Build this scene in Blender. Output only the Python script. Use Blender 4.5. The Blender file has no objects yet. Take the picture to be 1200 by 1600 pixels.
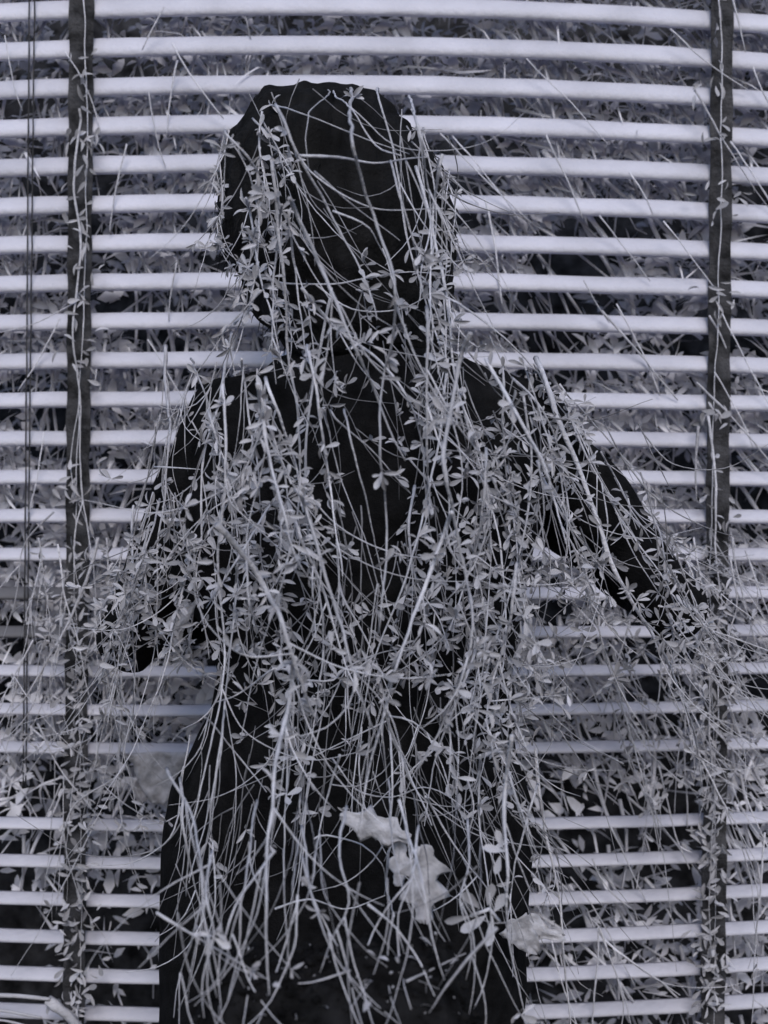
import bpy, bmesh, math, random
import numpy as np
from mathutils import Vector, Matrix, noise

random.seed(7); rng = np.random.default_rng(7)
scene = bpy.context.scene
col = scene.collection

# ------------------------------------------------------------------ camera
CAM_Y, CAM_Z = -2.30, 1.24
K = 0.64 * 2 / 1.95 / 1600.0                     # metres per photo pixel and metre of distance
cd = bpy.data.cameras.new('camera'); cam = bpy.data.objects.new('camera', cd); col.objects.link(cam)
cam.location = (0, CAM_Y, CAM_Z); cam.rotation_euler = (math.pi / 2, 0, 0)
cd.sensor_fit = 'VERTICAL'; cd.angle = 2 * math.atan(0.64 / 1.95)
cd.clip_start = 0.02; cd.clip_end = 400
cd.dof.use_dof = True; cd.dof.focus_distance = 1.85; cd.dof.aperture_fstop = 3.6
scene.camera = cam

# ------------------------------------------------------------------ sky, sun, exposure (bright overcast)
SUN = Vector((0.07, -0.80, 0.52)).normalized()
w = bpy.data.worlds.new('World'); scene.world = w; w.use_nodes = True
nt = w.node_tree; bg = nt.nodes['Background']
sky = nt.nodes.new('ShaderNodeTexSky'); sky.sky_type = 'NISHITA'; sky.sun_disc = False
sky.sun_elevation = math.asin(SUN.z); sky.sun_rotation = math.atan2(SUN.x, SUN.y)
nt.links.new(sky.outputs[0], bg.inputs[0]); bg.inputs[1].default_value = 0.12
sd = bpy.data.lights.new('sun', 'SUN'); so = bpy.data.objects.new('sun', sd); col.objects.link(so)
sd.energy = 1.5; sd.angle = math.radians(22); sd.color = (1.0, 0.955, 0.90)
so.rotation_euler = SUN.to_track_quat('Z', 'Y').to_euler(); so.location = (2, -3, 6)
vs = scene.view_settings
vs.view_transform = 'Standard'; vs.look = 'None'; vs.gamma = 1.0; vs.use_curve_mapping = False
vs.exposure = -0.02
scene.render.filter_size = 2.7
scene.cycles.use_denoising = True
scene.cycles.max_bounces = 6; scene.cycles.diffuse_bounces = 3

def at(px, py, Y):
    """photo pixel -> point on the vertical plane y = Y"""
    d = (Y - CAM_Y) * K
    return Vector(((px - 600) * d, Y, CAM_Z - (py - 800) * d))

# ------------------------------------------------------------------ materials
def material(name, c0, c1, scale=20.0, rough=0.8, bump=0.0, bscale=60.0, rand=0.0, detail=6.0, stretch=None, spec=0.2):
    m = bpy.data.materials.new(name); m.use_nodes = True
    t = m.node_tree; b = t.nodes['Principled BSDF']
    b.inputs['Roughness'].default_value = rough
    b.inputs['Specular IOR Level'].default_value = spec
    tc = t.nodes.new('ShaderNodeTexCoord'); src = tc.outputs['Object']
    if stretch:
        mp = t.nodes.new('ShaderNodeMapping'); mp.inputs['Scale'].default_value = stretch
        t.links.new(src, mp.inputs[0]); src = mp.outputs[0]
    n = t.nodes.new('ShaderNodeTexNoise'); n.inputs['Scale'].default_value = scale; n.inputs['Detail'].default_value = detail
    t.links.new(src, n.inputs[0])
    r = t.nodes.new('ShaderNodeValToRGB')
    r.color_ramp.elements[0].position = 0.34; r.color_ramp.elements[1].position = 0.68
    r.color_ramp.elements[0].color = (*c0, 1); r.color_ramp.elements[1].color = (*c1, 1)
    t.links.new(n.outputs[0], r.inputs[0]); out = r.outputs[0]
    if rand > 0:
        oi = t.nodes.new('ShaderNodeObjectInfo')
        mr = t.nodes.new('ShaderNodeMapRange'); mr.inputs[3].default_value = 1 - rand; mr.inputs[4].default_value = 1 + rand
        t.links.new(oi.outputs['Random'], mr.inputs[0])
        mx = t.nodes.new('ShaderNodeMix'); mx.data_type = 'RGBA'; mx.blend_type = 'MULTIPLY'; mx.inputs[0].default_value = 1
        t.links.new(out, mx.inputs[6]); t.links.new(mr.outputs[0], mx.inputs[7]); out = mx.outputs[2]
    t.links.new(out, b.inputs['Base Color'])
    if bump > 0:
        n2 = t.nodes.new('ShaderNodeTexNoise'); n2.inputs['Scale'].default_value = bscale; n2.inputs['Detail'].default_value = 8
        t.links.new(tc.outputs['Object'], n2.inputs[0])
        bp = t.nodes.new('ShaderNodeBump'); bp.inputs['Strength'].default_value = bump; bp.inputs['Distance'].default_value = 0.01
        t.links.new(n2.outputs[0], bp.inputs['Height']); t.links.new(bp.outputs[0], b.inputs['Normal'])
    return m

def g(v, k=1.25):                                  # grey with the print's cool cast
    return (v * (1 - .04 * k), v * (1 - .035 * k), v * (1 + .08 * k))

M = {}
M['slat'] = material('white_slat_paint', g(.58, 1.6), g(.73, 1.6), 9, .6, .25, 90, rand=.05)
M['strap'] = material('dark_webbing', g(.015), g(.09), 38, .95, .5, 250)
M['cord'] = material('dark_cord', g(.03), g(.07), 80, .95)
M['post'] = material('grey_timber', g(.18), g(.30), 20, .85, .4, 60, stretch=(6, 6, 1))
M['stem'] = material('pale_bark', g(.42), g(.70), 30, .85, .5, 180, rand=.25, stretch=(1, 1, .35))
M['leaf'] = material('grey_leaf', g(.30), g(.56), 60, .7, .25, 140, rand=.40)
M['under'] = material('undergrowth_leaf', g(.55), g(.86), 26, .8)
M['dimstem'] = material('dimmed_bark', g(.16), g(.36), 30, .85, .5, 180, rand=.3)  # pale bark darkened in colour for the shade deep in the tangle
M['greyed'] = material('half_grey_slat', g(.58, 1.6), g(.73, 1.6), 9, .7, .25, 90)
def grey_left(m):                                   # two slats turn greyer towards their left end
    t = m.node_tree; b = t.nodes['Principled BSDF']; old = b.inputs['Base Color'].links[0].from_socket
    tc = t.nodes.new('ShaderNodeTexCoord'); n = t.nodes.new('ShaderNodeTexNoise'); n.inputs['Scale'].default_value = 7; t.links.new(tc.outputs['Object'], n.inputs[0])
    sx = t.nodes.new('ShaderNodeSeparateXYZ'); t.links.new(tc.outputs['Object'], sx.inputs[0])
    ad = t.nodes.new('ShaderNodeMath'); ad.operation = 'MULTIPLY_ADD'; ad.inputs[1].default_value = .25; t.links.new(n.outputs[0], ad.inputs[0]); t.links.new(sx.outputs[0], ad.inputs[2])
    mr = t.nodes.new('ShaderNodeMapRange'); mr.inputs[1].default_value = -.35; mr.inputs[2].default_value = .05; t.links.new(ad.outputs[0], mr.inputs[0])
    mx = t.nodes.new('ShaderNodeMix'); mx.data_type = 'RGBA'; t.links.new(mr.outputs[0], mx.inputs[0]); mx.inputs[6].default_value = (*g(.16), 1); t.links.new(old, mx.inputs[7]); t.links.new(mx.outputs[2], b.inputs['Base Color'])
grey_left(M['greyed'])
M['btwig'] = material('pale_twig', g(.55), g(.80), 25, .85, .4, 180, rand=.25)
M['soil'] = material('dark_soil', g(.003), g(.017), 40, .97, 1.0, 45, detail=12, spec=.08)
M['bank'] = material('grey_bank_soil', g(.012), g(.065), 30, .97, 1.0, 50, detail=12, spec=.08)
M['ground'] = material('dark_ground', g(.03), g(.08), 3, .95, .6, 20, detail=10)
M['pebble'] = material('pale_pebble', g(.30), g(.60), 60, .8, .3, 90, rand=.3)
M['dead'] = material('pale_dead_leaf', g(.30), g(.66), 45, .75, .4, 90, rand=.12)
M['coat'] = material('silhouette_coat', g(.006), g(.014), 40, .95, .35, 300, spec=.06)  # the silhouette's darkness is put into coat, hair and body colours
M['hair'] = material('silhouette_hair', g(.006), g(.015), 50, .8, .4, 200, stretch=(1, 1, .25), spec=.1)
M['skin'] = material('silhouette_body', g(.008), g(.014), 40, .9, .2, 200, spec=.06)  # head and hands coloured black too, as an unlit silhouette
M['stick'] = material('bleached_stick', g(.38), g(.62), 30, .85, .5, 120, stretch=(.3, 1, 1))

# ------------------------------------------------------------------ object helpers
def tag(o, label=None, cat=None, group=None, kind=None):
    if label: o['label'] = label
    if cat: o['category'] = cat
    if group: o['group'] = group
    if kind: o['kind'] = kind
    return o

def link(name, me, mat=None, parent=None, loc=(0, 0, 0)):
    o = bpy.data.objects.new(name, me); col.objects.link(o); o.location = loc
    if me is not None and mat is not None and not me.materials: me.materials.append(mat)
    if parent: o.parent = parent
    return o

def mesh(name, v, f, smooth=False):
    me = bpy.data.meshes.new(name); me.from_pydata([tuple(p) for p in v], [], f); me.update()
    if smooth: me.polygons.foreach_set('use_smooth', [True] * len(me.polygons))
    return me

def box(x0, x1, y0, y1, z0, z1, bev=0.003):
    bm = bmesh.new(); bmesh.ops.create_cube(bm, size=1)
    for v in bm.verts:
        v.co = Vector((x0 + (v.co.x + .5) * (x1 - x0), y0 + (v.co.y + .5) * (y1 - y0), z0 + (v.co.z + .5) * (z1 - z0)))
    if bev: bmesh.ops.bevel(bm, geom=bm.edges[:], offset=bev, segments=2, affect='EDGES')
    me = bpy.data.meshes.new('box'); bm.to_mesh(me); bm.free(); return me

def catmull(pts, step):
    P = [pts[0] * 2 - pts[1]] + list(pts) + [pts[-1] * 2 - pts[-2]]
    out = []
    for i in range(1, len(P) - 2):
        a, b, c, d = P[i - 1], P[i], P[i + 1], P[i + 2]
        n = max(1, int((c - b).length / step))
        for k in range(n):
            t = k / n
            out.append(.5 * ((2 * b) + (c - a) * t + (2 * a - 5 * b + 4 * c - d) * t * t + (3 * b - a - 3 * c + d) * t ** 3))
    out.append(P[-2].copy()); return out

def tube(path, rad, sides=6, V=None, F=None, knob=0.0):
    """tapered tube along path; rad(t) gives the radius"""
    V = [] if V is None else V; F = [] if F is None else F
    n = len(path); base = len(V); up = Vector((.31, .9, .17)).normalized()
    for i, p in enumerate(path):
        d = (path[min(i + 1, n - 1)] - path[max(i - 1, 0)])
        d = d.normalized() if d.length > 1e-9 else Vector((0, 0, 1))
        s = d.cross(up); s = s.normalized() if s.length > 1e-6 else Vector((1, 0, 0)); u = s.cross(d)
        r = rad(i / max(1, n - 1))
        if knob: r *= 1 + knob * max(0, noise.noise(p * 55)) * 1.6
        for k in range(sides):
            a = 2 * math.pi * k / sides
            V.append(p + s * (math.cos(a) * r) + u * (math.sin(a) * r))
    for i in range(n - 1):
        for k in range(sides):
            a = base + i * sides + k; b = base + i * sides + (k + 1) % sides
            F.append((a, b, b + sides, a + sides))
    F.append(tuple(base + k for k in reversed(range(sides)))); e = base + (n - 1) * sides
    F.append(tuple(e + k for k in range(sides)))
    return V, F

# ------------------------------------------------------------------ setting: ground, bank, mound
def grid_sheet(name, xs, ys, fz, mat):
    V = [(x, y, fz(x, y)) for y in ys for x in xs]; nx = len(xs)
    F = [(j * nx + i, j * nx + i + 1, (j + 1) * nx + i + 1, (j + 1) * nx + i) for j in range(len(ys) - 1) for i in range(nx - 1)]
    return link(name, mesh(name, V, F, True), mat)

gx = [-150, -60, -20, -8] + list(np.linspace(-4, 4, 41)) + [8, 20, 60, 150]
gy = [-150, -60, -20, -8] + list(np.linspace(-4, 4, 41)) + [8, 20, 60, 150]
ground = grid_sheet('ground', gx, gy, lambda x, y: 0.02 * noise.noise(Vector((x, y, 0)) * 1.3) - 0.02, M['ground'])
tag(ground, kind='structure')

V, F = [], []                                     # steep overgrown bank behind the screen
us = np.linspace(-6, 6, 121); prof = []
for t in np.linspace(0, 1, 60): prof.append((0.42 + 0.30 * 3.1 * t, -0.1 + 3.1 * t, 1))
for t in np.linspace(0, 1, 10)[1:]: prof.append((1.35 + 40 * t ** 2, 3.0 + 0.25 * t, .3))
for (y, z, k) in prof:
    for x in us:
        q = Vector((x * 1.0, y, z))
        V.append((x * (1 if y < 2 else 1 + (y - 2) * .5), y + k * (0.09 * noise.noise(q * 2.2) + 0.035 * noise.noise(q * 8)), z + k * 0.03 * noise.noise(q * 6)))
for j in range(len(prof) - 1):
    for i in range(len(us) - 1):
        a = j * len(us) + i; F.append((a, a + 1, a + 1 + len(us), a + len(us)))
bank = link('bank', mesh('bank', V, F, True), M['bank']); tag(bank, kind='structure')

MX, MY = at(535, 1500, -0.80).x, -0.86            # heap of dark earth before the person
def mound_z(x, y):
    dx = x - MX; dy = y - MY
    q = Vector((x, y, 0)); dx += .03 * noise.noise(Vector((y * 9, 4, 0)))
    fy = math.exp(-(dy / (.20 if dy > 0 else .42)) ** 2)
    core = .83 * math.exp(-(abs(dx) / .215) ** 4) * fy * (.98 - .05 * noise.noise(Vector((x * 7, 1.5, 0))) + .03 * noise.noise(Vector((x * 19, 7.5, 0))))
    wide = .46 * math.exp(-(abs(dx) / .50) ** 2.4) * fy
    return (max(core, wide) + .08 * core / .8
            + (0.045 * noise.noise(q * 8) + 0.014 * noise.noise(q * 30) + 0.010 * noise.noise(q * 80) + .005 * noise.noise(q * 190)) * min(1, fy * 2) - 0.03)
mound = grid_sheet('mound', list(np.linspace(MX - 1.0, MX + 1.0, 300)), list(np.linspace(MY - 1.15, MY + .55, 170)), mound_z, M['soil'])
tag(mound, kind='structure')

V, F = [], []                                     # loose clods on the heap
ico = bmesh.new(); bmesh.ops.create_icosphere(ico, subdivisions=1, radius=1); IV = [v.co.copy() for v in ico.verts]; IF = [tuple(v.index for v in f.verts) for f in ico.faces]; ico.free()
for k in range(2200):
    x, y = MX + random.uniform(-.2, .2), MY - .06 + random.gauss(0, .11); s = random.choice((.0015, .002, .003, .004, .006)); o = len(V); c = Vector((x, y, mound_z(x, y) + s * .1))
    V += [c + Vector((v.x * random.uniform(.7, 1.2), v.y * random.uniform(.7, 1.2), v.z * random.uniform(.5, .9))) * s for v in IV]; F += [tuple(i + o for i in f) for f in IF]
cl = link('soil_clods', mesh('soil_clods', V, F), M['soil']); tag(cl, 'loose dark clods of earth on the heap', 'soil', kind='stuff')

# ------------------------------------------------------------------ the slatted screen
screen = link('slatted_screen', None, loc=(0, 0, 0))
tag(screen, 'white slatted screen with dark vertical straps, one slat missing, standing behind the dark person', 'screen')
CI = [(-3, -190), (0, -8), (1, 54), (14, 856), (17, 1042), (19, 1163), (21, 1283), (26, 1578), (35, 2080)]
def c_i(i):
    for (a, ya), (b, yb) in zip(CI, CI[1:]):
        if a <= i <= b: return ya + (yb - ya) * (i - a) / (b - a)
TH = [(-4, 31), (0, 31), (4, 28.5), (9, 25), (13, 20), (17, 15), (21, 14.5), (26, 16.5), (40, 16)]
def th_i(i):
    for (a, ya), (b, yb) in zip(TH, TH[1:]):
        if a <= i <= b: return ya + (yb - ya) * (i - a) / (b - a)
def slat_py(i, px):
    c = c_i(i); t = (c - 856) / 856; L = -10 * t; R = -28 * t; u = (px - 600) / 600
    u = max(-2.0, min(2.0, u))
    return c + (R - L) / 2 * u + (R + L) / 2 * u * u
SX0, SX1 = -640 + 600 - 620, 1860
PROF = [(.9, 1.0), (.55, .985), (.1, .86), (-.35, .66), (-.72, .42), (-.88, .2), (-.7, .06), (-.3, 0.0), (.5, .4)]
for i in range(-3, 33):
    if i == 20: continue
    h = th_i(i) * 1.12 * K * 2.3; V, F = [], []; n = 56; ph = random.uniform(0, 99)
    for s in range(n + 1):
        px = -640 + (1840 + 640) * s / n
        p = at(px, slat_py(i, px), 0.0)
        jig = 0.0009 * noise.noise(Vector((px / 90, ph, 0))); hh = h * (1 + .05 * noise.noise(Vector((px / 120, ph, 5))))
        for (dy, dz) in PROF:
            V.append((p.x, dy * 0.013, p.z - h * 1.0 + dz * hh + jig))
    k = len(PROF)
    for s in range(n):
        for q in range(k):
            a = s * k + q; b = s * k + (q + 1) % k; F.append((a, a + k, b + k, b))
    F.append(tuple(range(k))); F.append(tuple(n * k + q for q in reversed(range(k))))
    so_ = link('slat', mesh('slat', V, F, True), M['greyed' if i in (15, 16) else 'slat'], screen)
    if i in (15, 16): so_['label'] = 'slat with its left end greyer, at elbow height'
def ribbon(pts, wpx, Y, thick, name, mat):
    V, F = [], []; n = len(pts)
    for j, (px, py) in enumerate(pts):
        ww = wpx[j] / 2
        for sx, yy in ((-1, Y), (1, Y), (1, Y + thick), (-1, Y + thick)):
            p = at(px + sx * ww, py, 0.0); V.append((p.x, yy + .002 * math.sin(py * .1024), p.z))
    for j in range(n - 1):
        for q in range(4):
            a = j * 4 + q; b = j * 4 + (q + 1) % 4; F.append((a, b, b + 4, a + 4))
    F.append((0, 3, 2, 1)); e = (n - 1) * 4; F.append((e, e + 1, e + 2, e + 3))
    return link(name, mesh(name, V, F), mat, screen)
ys_ = list(range(-230, 2000, 15))
ribbon([(131 - (y + 0) * .0075, y) for y in ys_], [38 - max(0, y) * .003 + 2 * math.sin(y * .05) for y in ys_], -0.0185, .003, 'strap', M['strap'])
ribbon([(1125 - (y if y > 0 else 0) * .0095, y) for y in ys_], [33 + max(0, y) * .003 + 2 * math.sin(y * .043) for y in ys_], -0.0185, .003, 'strap', M['strap'])
for (x0, x1) in ((46, 39), (54, 44)):
    pts = [at(x0 + (x1 - x0) * max(0, y) / 900 + 1.2 * noise.noise(Vector((y / 60, x0, 0))), y, -0.017) for y in range(-230, 1250, 20)]
    V, F = tube(pts, lambda t: .0012, 5); link('cord', mesh('cord', V, F, True), M['cord'], screen)
xl, xr = at(-640, 0, 0).x, at(1840, 0, 0).x
link('top_rail', box(xl - .06, xr + .06, -.03, .03, at(0, -200, 0).z, at(0, -200, 0).z + .05), M['post'], screen)
link('post', box(xl - .06, xl, -.03, .03, -.05, at(0, -200, 0).z), M['post'], screen)
link('post', box(xr, xr + .06, -.03, .03, -.05, at(0, -200, 0).z), M['post'], screen)

# ------------------------------------------------------------------ the dark person (seen from behind, elbows out, hands raised to the chest)
PY = -0.36
def loft(rows, depth, nn=28, yc=PY):
    V, F = [], []
    for (py, l, r), dp in zip(rows, depth):
        a, b = at(l, py, yc), at(r, py, yc); cx = (a.x + b.x) / 2; rx = (b.x - a.x) / 2
        for k in range(nn):
            t = 2 * math.pi * k / nn; cs, sn = math.cos(t), math.sin(t)
            e = .85
            V.append((cx + rx * math.copysign(abs(cs) ** e, cs), yc + dp * math.copysign(abs(sn) ** e, sn), a.z))
    for j in range(len(rows) - 1):
        for k in range(nn):
            a = j * nn + k; b = j * nn + (k + 1) % nn; F.append((a, b, b + nn, a + nn))
    F.append(tuple(range(nn))); F.append(tuple((len(rows) - 1) * nn + k for k in reversed(range(nn))))
    return V, F
def joined(*parts):
    V, F = [], []
    for v, f in parts:
        o = len(V); V += [Vector(p) for p in v]; F += [tuple(i + o for i in q) for q in f]
    return V, F
def fused(name, VF, voxel, mat, parent, smooth=6):
    o = bpy.data.objects.new('tmp', mesh('tmp', *VF)); col.objects.link(o)
    m = o.modifiers.new('r', 'REMESH'); m.mode = 'VOXEL'; m.voxel_size = voxel
    s = o.modifiers.new('s', 'SMOOTH'); s.iterations = smooth; s.factor = .5
    dg = bpy.context.evaluated_depsgraph_get(); me = bpy.data.meshes.new_from_object(o.evaluated_get(dg)); me.name = name
    bpy.data.objects.remove(o); me.materials.clear()
    me.polygons.foreach_set('use_smooth', [True] * len(me.polygons))
    return link(name, me, mat, parent)
def limb(pts, radii, step=.012):
    P = [Vector(p) for p in pts]; path = []; rr = []
    for i in range(len(P) - 1):
        n = max(2, int((P[i + 1] - P[i]).length / step))
        for k in range(n):
            t = k / n; path.append(P[i].lerp(P[i + 1], t)); rr.append(radii[i] + (radii[i + 1] - radii[i]) * t)
    path.append(P[-1]); rr.append(radii[-1]); n = len(path)
    return tube(path, lambda t: rr[min(n - 1, int(round(t * (n - 1))))], 16)
def ball(c, rx, ry, rz, nn=16):
    V, F = [], []
    for j in range(1, nn):
        a = math.pi * j / nn
        for k in range(nn): b = 2 * math.pi * k / nn; V.append((c[0] + rx * math.sin(a) * math.cos(b), c[1] + ry * math.sin(a) * math.sin(b), c[2] + rz * math.cos(a)))
    for j in range(nn - 2):
        for k in range(nn): p = j * nn + k; q = j * nn + (k + 1) % nn; F.append((p, p + nn, q + nn, q))
    F.append(tuple(range(nn))); F.append(tuple((nn - 2) * nn + k for k in reversed(range(nn))))
    return V, F
S = K * (PY - CAM_Y)                              # metres per pixel at the person
person = link('person', None, loc=(at(540, 0, PY).x, PY, 0))
tag(person, 'person coloured black as a silhouette, in coat with bushy hair, elbows held out, covered by vines', 'person')
def P3(px, py, dy=0.0): return at(px, py, PY) + Vector((0, dy, 0))
coat_rows = [(532, 500, 668), (556, 452, 704), (580, 402, 770), (600, 335, 840), (622, 312, 868), (660, 306, 876), (750, 290, 858), (850, 272, 838), (930, 285, 824), (985, 318, 816),
             (1047, 341, 806), (1107, 333, 801), (1166, 302, 806), (1225, 268, 822), (1282, 257, 832), (1340, 252, 827), (1450, 248, 823), (1600, 245, 820), (1750, 238, 826), (1800, 238, 826)]
coat_dep = [.06, .075, .09, .10, .11, .12, .13, .13, .128, .125, .12, .125, .13, .135, .14, .14, .14, .14, .145, .145]
def arm(side):
    if side < 0:
        sh, el, ha = P3(352, 655, 0), P3(200, 1000, .03), P3(440, 900, .17); r = (56, 52, 44)
        sh2 = P3(300, 760, 0)
    else:
        sh, el, ha = P3(835, 662, 0), P3(1056, 952, .03), P3(775, 725, .17); r = (56, 49, 36)
        sh2 = P3(935, 785, 0)
    return sh, sh2, el, ha, [q * S for q in r]
sleeves = []
for s in (-1, 1):
    sh, sh2, el, ha, r = arm(s)
    sleeves.append(limb([sh, sh2, el], [r[0], (r[0] + r[1]) / 2 * 1.06, r[1]])); sleeves.append(limb([el, el.lerp(ha, .9)], [r[1], r[2]])); sleeves.append(ball(el, r[1] * 1.06, r[1], r[1] * 1.06))
    sleeves.append(ball(sh, r[0] * 1.02, r[0], r[0] * 1.02))
body = [loft([(470, 512, 650), (540, 505, 655), (580, 470, 700), (640, 350, 830), (800, 372, 800), (1040, 375, 770), (1280, 330, 770), (1420, 330, 770)], [.05, .055, .07, .09, .10, .10, .105, .10])]
hc = P3(533, 330)
body += [ball(hc, .078, .098, .115), ball(hc + Vector((0, .095, -.01)), .014, .02, .024), ball(hc + Vector((-.08, 0, -.01)), .012, .02, .03), ball(hc + Vector((.08, 0, -.01)), .012, .02, .03), limb([hc + Vector((.0, 0, -.06)), P3(580, 520)], [.055, .06])]
for s in (-1, 1):
    sh, sh2, el, ha, r = arm(s)
    body += [limb([sh, sh2, el, ha], [r[0] * .7, r[0] * .66, r[1] * .7, r[2] * .75])]
    d = (ha - el).normalized(); palm = ha + d * .05; body += [ball(palm, .036, .022, .042)]
    for k, (off, ln) in enumerate(((-.027, .062), (-.009, .074), (.009, .070), (.027, .052))):
        b = palm + Vector((off * .5, .004, off)) + d * .025; m1 = b + d * ln * .55 + Vector((0, .006, .006)); body += [limb([b, m1, m1 + (d + Vector((0, -.1, -.8))).normalized() * ln * .5], [.0095, .009, .0075], .006)]
    b = palm + Vector((0, -.01, .03)); body += [limb([b, b + d * .02 + Vector((0, -.012, .03)), b + d * .045 + Vector((0, -.012, .042))], [.011, .010, .008], .006)]
    hip = at(540 + s * 115, 1380, PY); kx = hip.x + s * .01
    body += [limb([(hip.x, PY, hip.z), (kx, PY + .02, .46), (kx, PY - .01, .09)], [.095, .062, .046]), limb([(kx, PY - .05, .045), (kx + s * .02, PY + .16, .035)], [.05, .036])]
bd = fused('body', joined(*body), .0075, M['skin'], person); bd.location = -person.location
ct = fused('coat', joined(loft(coat_rows, coat_dep), *sleeves), .008, M['coat'], person, 4); ct.location = -person.location
for v, nn in zip(ct.data.vertices, [v.normal.copy() for v in ct.data.vertices]):
    q = v.co; v.co = q + nn * (.007 * noise.noise(Vector((q.x * 16, q.y * 16, q.z * 4))) + .004 * noise.noise(Vector((q.x * 34, q.y * 34, q.z * 16))))
hair_rows = [(145, 430, 575), (150, 405, 592), (166, 390, 606), (187, 382, 622), (215, 360, 650), (250, 348, 680), (312, 341, 704), (373, 346, 703), (432, 370, 702), (475, 392, 702), (520, 425, 700), (560, 470, 690)]
hair_dep = [.03, .06, .085, .10, .115, .13, .14, .14, .13, .115, .10, .08]
hv, hf = loft(hair_rows, hair_dep, 40)
hr = fused('hair', (hv, hf), .007, M['hair'], person, 3); hr.location = -person.location
for v, nn in zip(hr.data.vertices, [v.normal.copy() for v in hr.data.vertices]):
    q = v.co; v.co = q + nn * (.010 * noise.noise(q * 20) + .006 * noise.noise(q * 55))
V, F = [], []                                     # loose strands round the outline
me = hr.data; nv = len(me.vertices)
for k in range(420):
    v = me.vertices[random.randrange(nv)]; nrm = v.normal
    d = (nrm * .7 + Vector((random.uniform(-.4, .4), random.uniform(-.4, .4), -.75))).normalized()
    p0 = v.co - nrm * .004; ln = random.uniform(.012, .034)
    tube([p0, p0 + d * ln * .5, p0 + (d + Vector((0, 0, -.5))).normalized() * ln], lambda t: .0011 * (1 - .8 * t), 3, V, F)
lk = link('loose_strands', mesh('loose_strands', V, F), M['hair'], hr); lk['kind'] = 'stuff'

# ------------------------------------------------------------------ leaf and stem makers
def leaf_mesh(name, wid, curl, fold, mat):
    """obovate leaf, unit length along +Y"""
    rows = [(0.0, .04), (.22, .45), (.5, .86), (.72, 1.0), (.9, .66), (1.0, .05)]
    V, F = [], []
    for t, ww in rows:
        z = -curl * t * t; x = wid * .5 * ww
        V += [(-x, t, z + fold * ww * .12), (0, t, z), (x, t, z + fold * ww * .12)]
    for j in range(len(rows) - 1):
        a = j * 3; F += [(a, a + 1, a + 4, a + 3), (a + 1, a + 2, a + 5, a + 4)]
    me = mesh(name, V, F, True); me.materials.append(mat); return me
LEAVES = [leaf_mesh('leaf', wd, cu, fo, M['leaf']) for wd, cu, fo in ((.27, .25, 1), (.33, .1, .8), (.24, .45, 1.2), (.42, -.15, .7), (.29, .6, 1))]

def in_dark(px, py):
    """inside the dark outline of the person"""
    for rows in (hair_rows, coat_rows):
        for (a, l0, r0), (b, l1, r1) in zip(rows, rows[1:]):
            if a <= py < b:
                t = (py - a) / (b - a)
                if l0 + (l1 - l0) * t < px < r0 + (r1 - r0) * t: return True
    return False
def px_of(p):
    d = (p.y - CAM_Y) * K; return 600 + p.x / d, 800 - (p.z - CAM_Z) / d

def leafiness(px, py):
    """how thickly the trailing stems are set with leaves there"""
    def blob(cx, cy, rx, ry): return math.exp(-((px - cx) / rx) ** 2 - ((py - cy) / ry) ** 2)
    v = (.9 * blob(440, 720, 110, 190) + .85 * blob(400, 930, 110, 110) + .9 * blob(740, 760, 110, 160) + 1.0 * blob(740, 960, 130, 120) + .9 * blob(400, 300, 55, 150) + .5 * blob(420, 430, 70, 100)
         + .75 * blob(610, 440, 90, 45) + .6 * blob(690, 470, 60, 120) + .7 * blob(530, 540, 70, 50) + .8 * blob(250, 930, 90, 110) + .55 * blob(880, 640, 60, 90)
         + .5 * blob(560, 1060, 160, 50) + .5 * blob(440, 1200, 60, 140) + .5 * blob(770, 1130, 80, 110) + .6 * blob(1040, 950, 120, 120) + .45 * blob(120, 960, 110, 110) + .35 * blob(1000, 1250, 180, 140) + .3 * blob(120, 1230, 120, 80))
    v *= 1 - .9 * blob(575, 740, 36, 150) - .8 * blob(540, 300, 60, 110)
    return max(0.06, min(1, v))

def on_mound(px, py):
    """first point of the mound along the view ray through a photo pixel"""
    for k in range(700):
        Y = -2.0 + k * .0025; p = at(px, py, Y)
        if p.z < mound_z(p.x, p.y): return p
    return None

NLEAF = 0
def add_leaf(root, p, d, ln, name='leaf', me=None, group=None):
    global NLEAF
    z = Vector((random.gauss(0, .6), -1, random.gauss(.3, .5))).normalized()      # leaf face turned roughly out to the light
    y = d.normalized(); x = y.cross(z)
    if x.length < 1e-3: x = Vector((1, 0, 0))
    x.normalize(); z = x.cross(y)
    m = Matrix((x, y, z)).transposed().to_4x4()
    o = bpy.data.objects.new(name, me or random.choice(LEAVES)); col.objects.link(o)
    o.parent = root
    o.matrix_local = Matrix.Translation(p - root.location) @ m @ Matrix.Diagonal((ln * random.uniform(.85, 1.15), ln, ln, 1))
    NLEAF += 1
    return o

def stem_path(pts, step=.010, wob=.0018):
    path = catmull(pts, step); s = random.uniform(0, 99); out = []
    for p in path:
        q = p * 14 + Vector((s, s, s)); q2 = p * 45 + Vector((s, 0, s))
        out.append(p + Vector((noise.noise(q), noise.noise(q + Vector((9, 9, 9))), .3 * noise.noise(q + Vector((5, 1, 3))))) * wob * 1.8 + Vector((noise.noise(q2), 0, 0)) * wob * .6)
    return out

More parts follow.
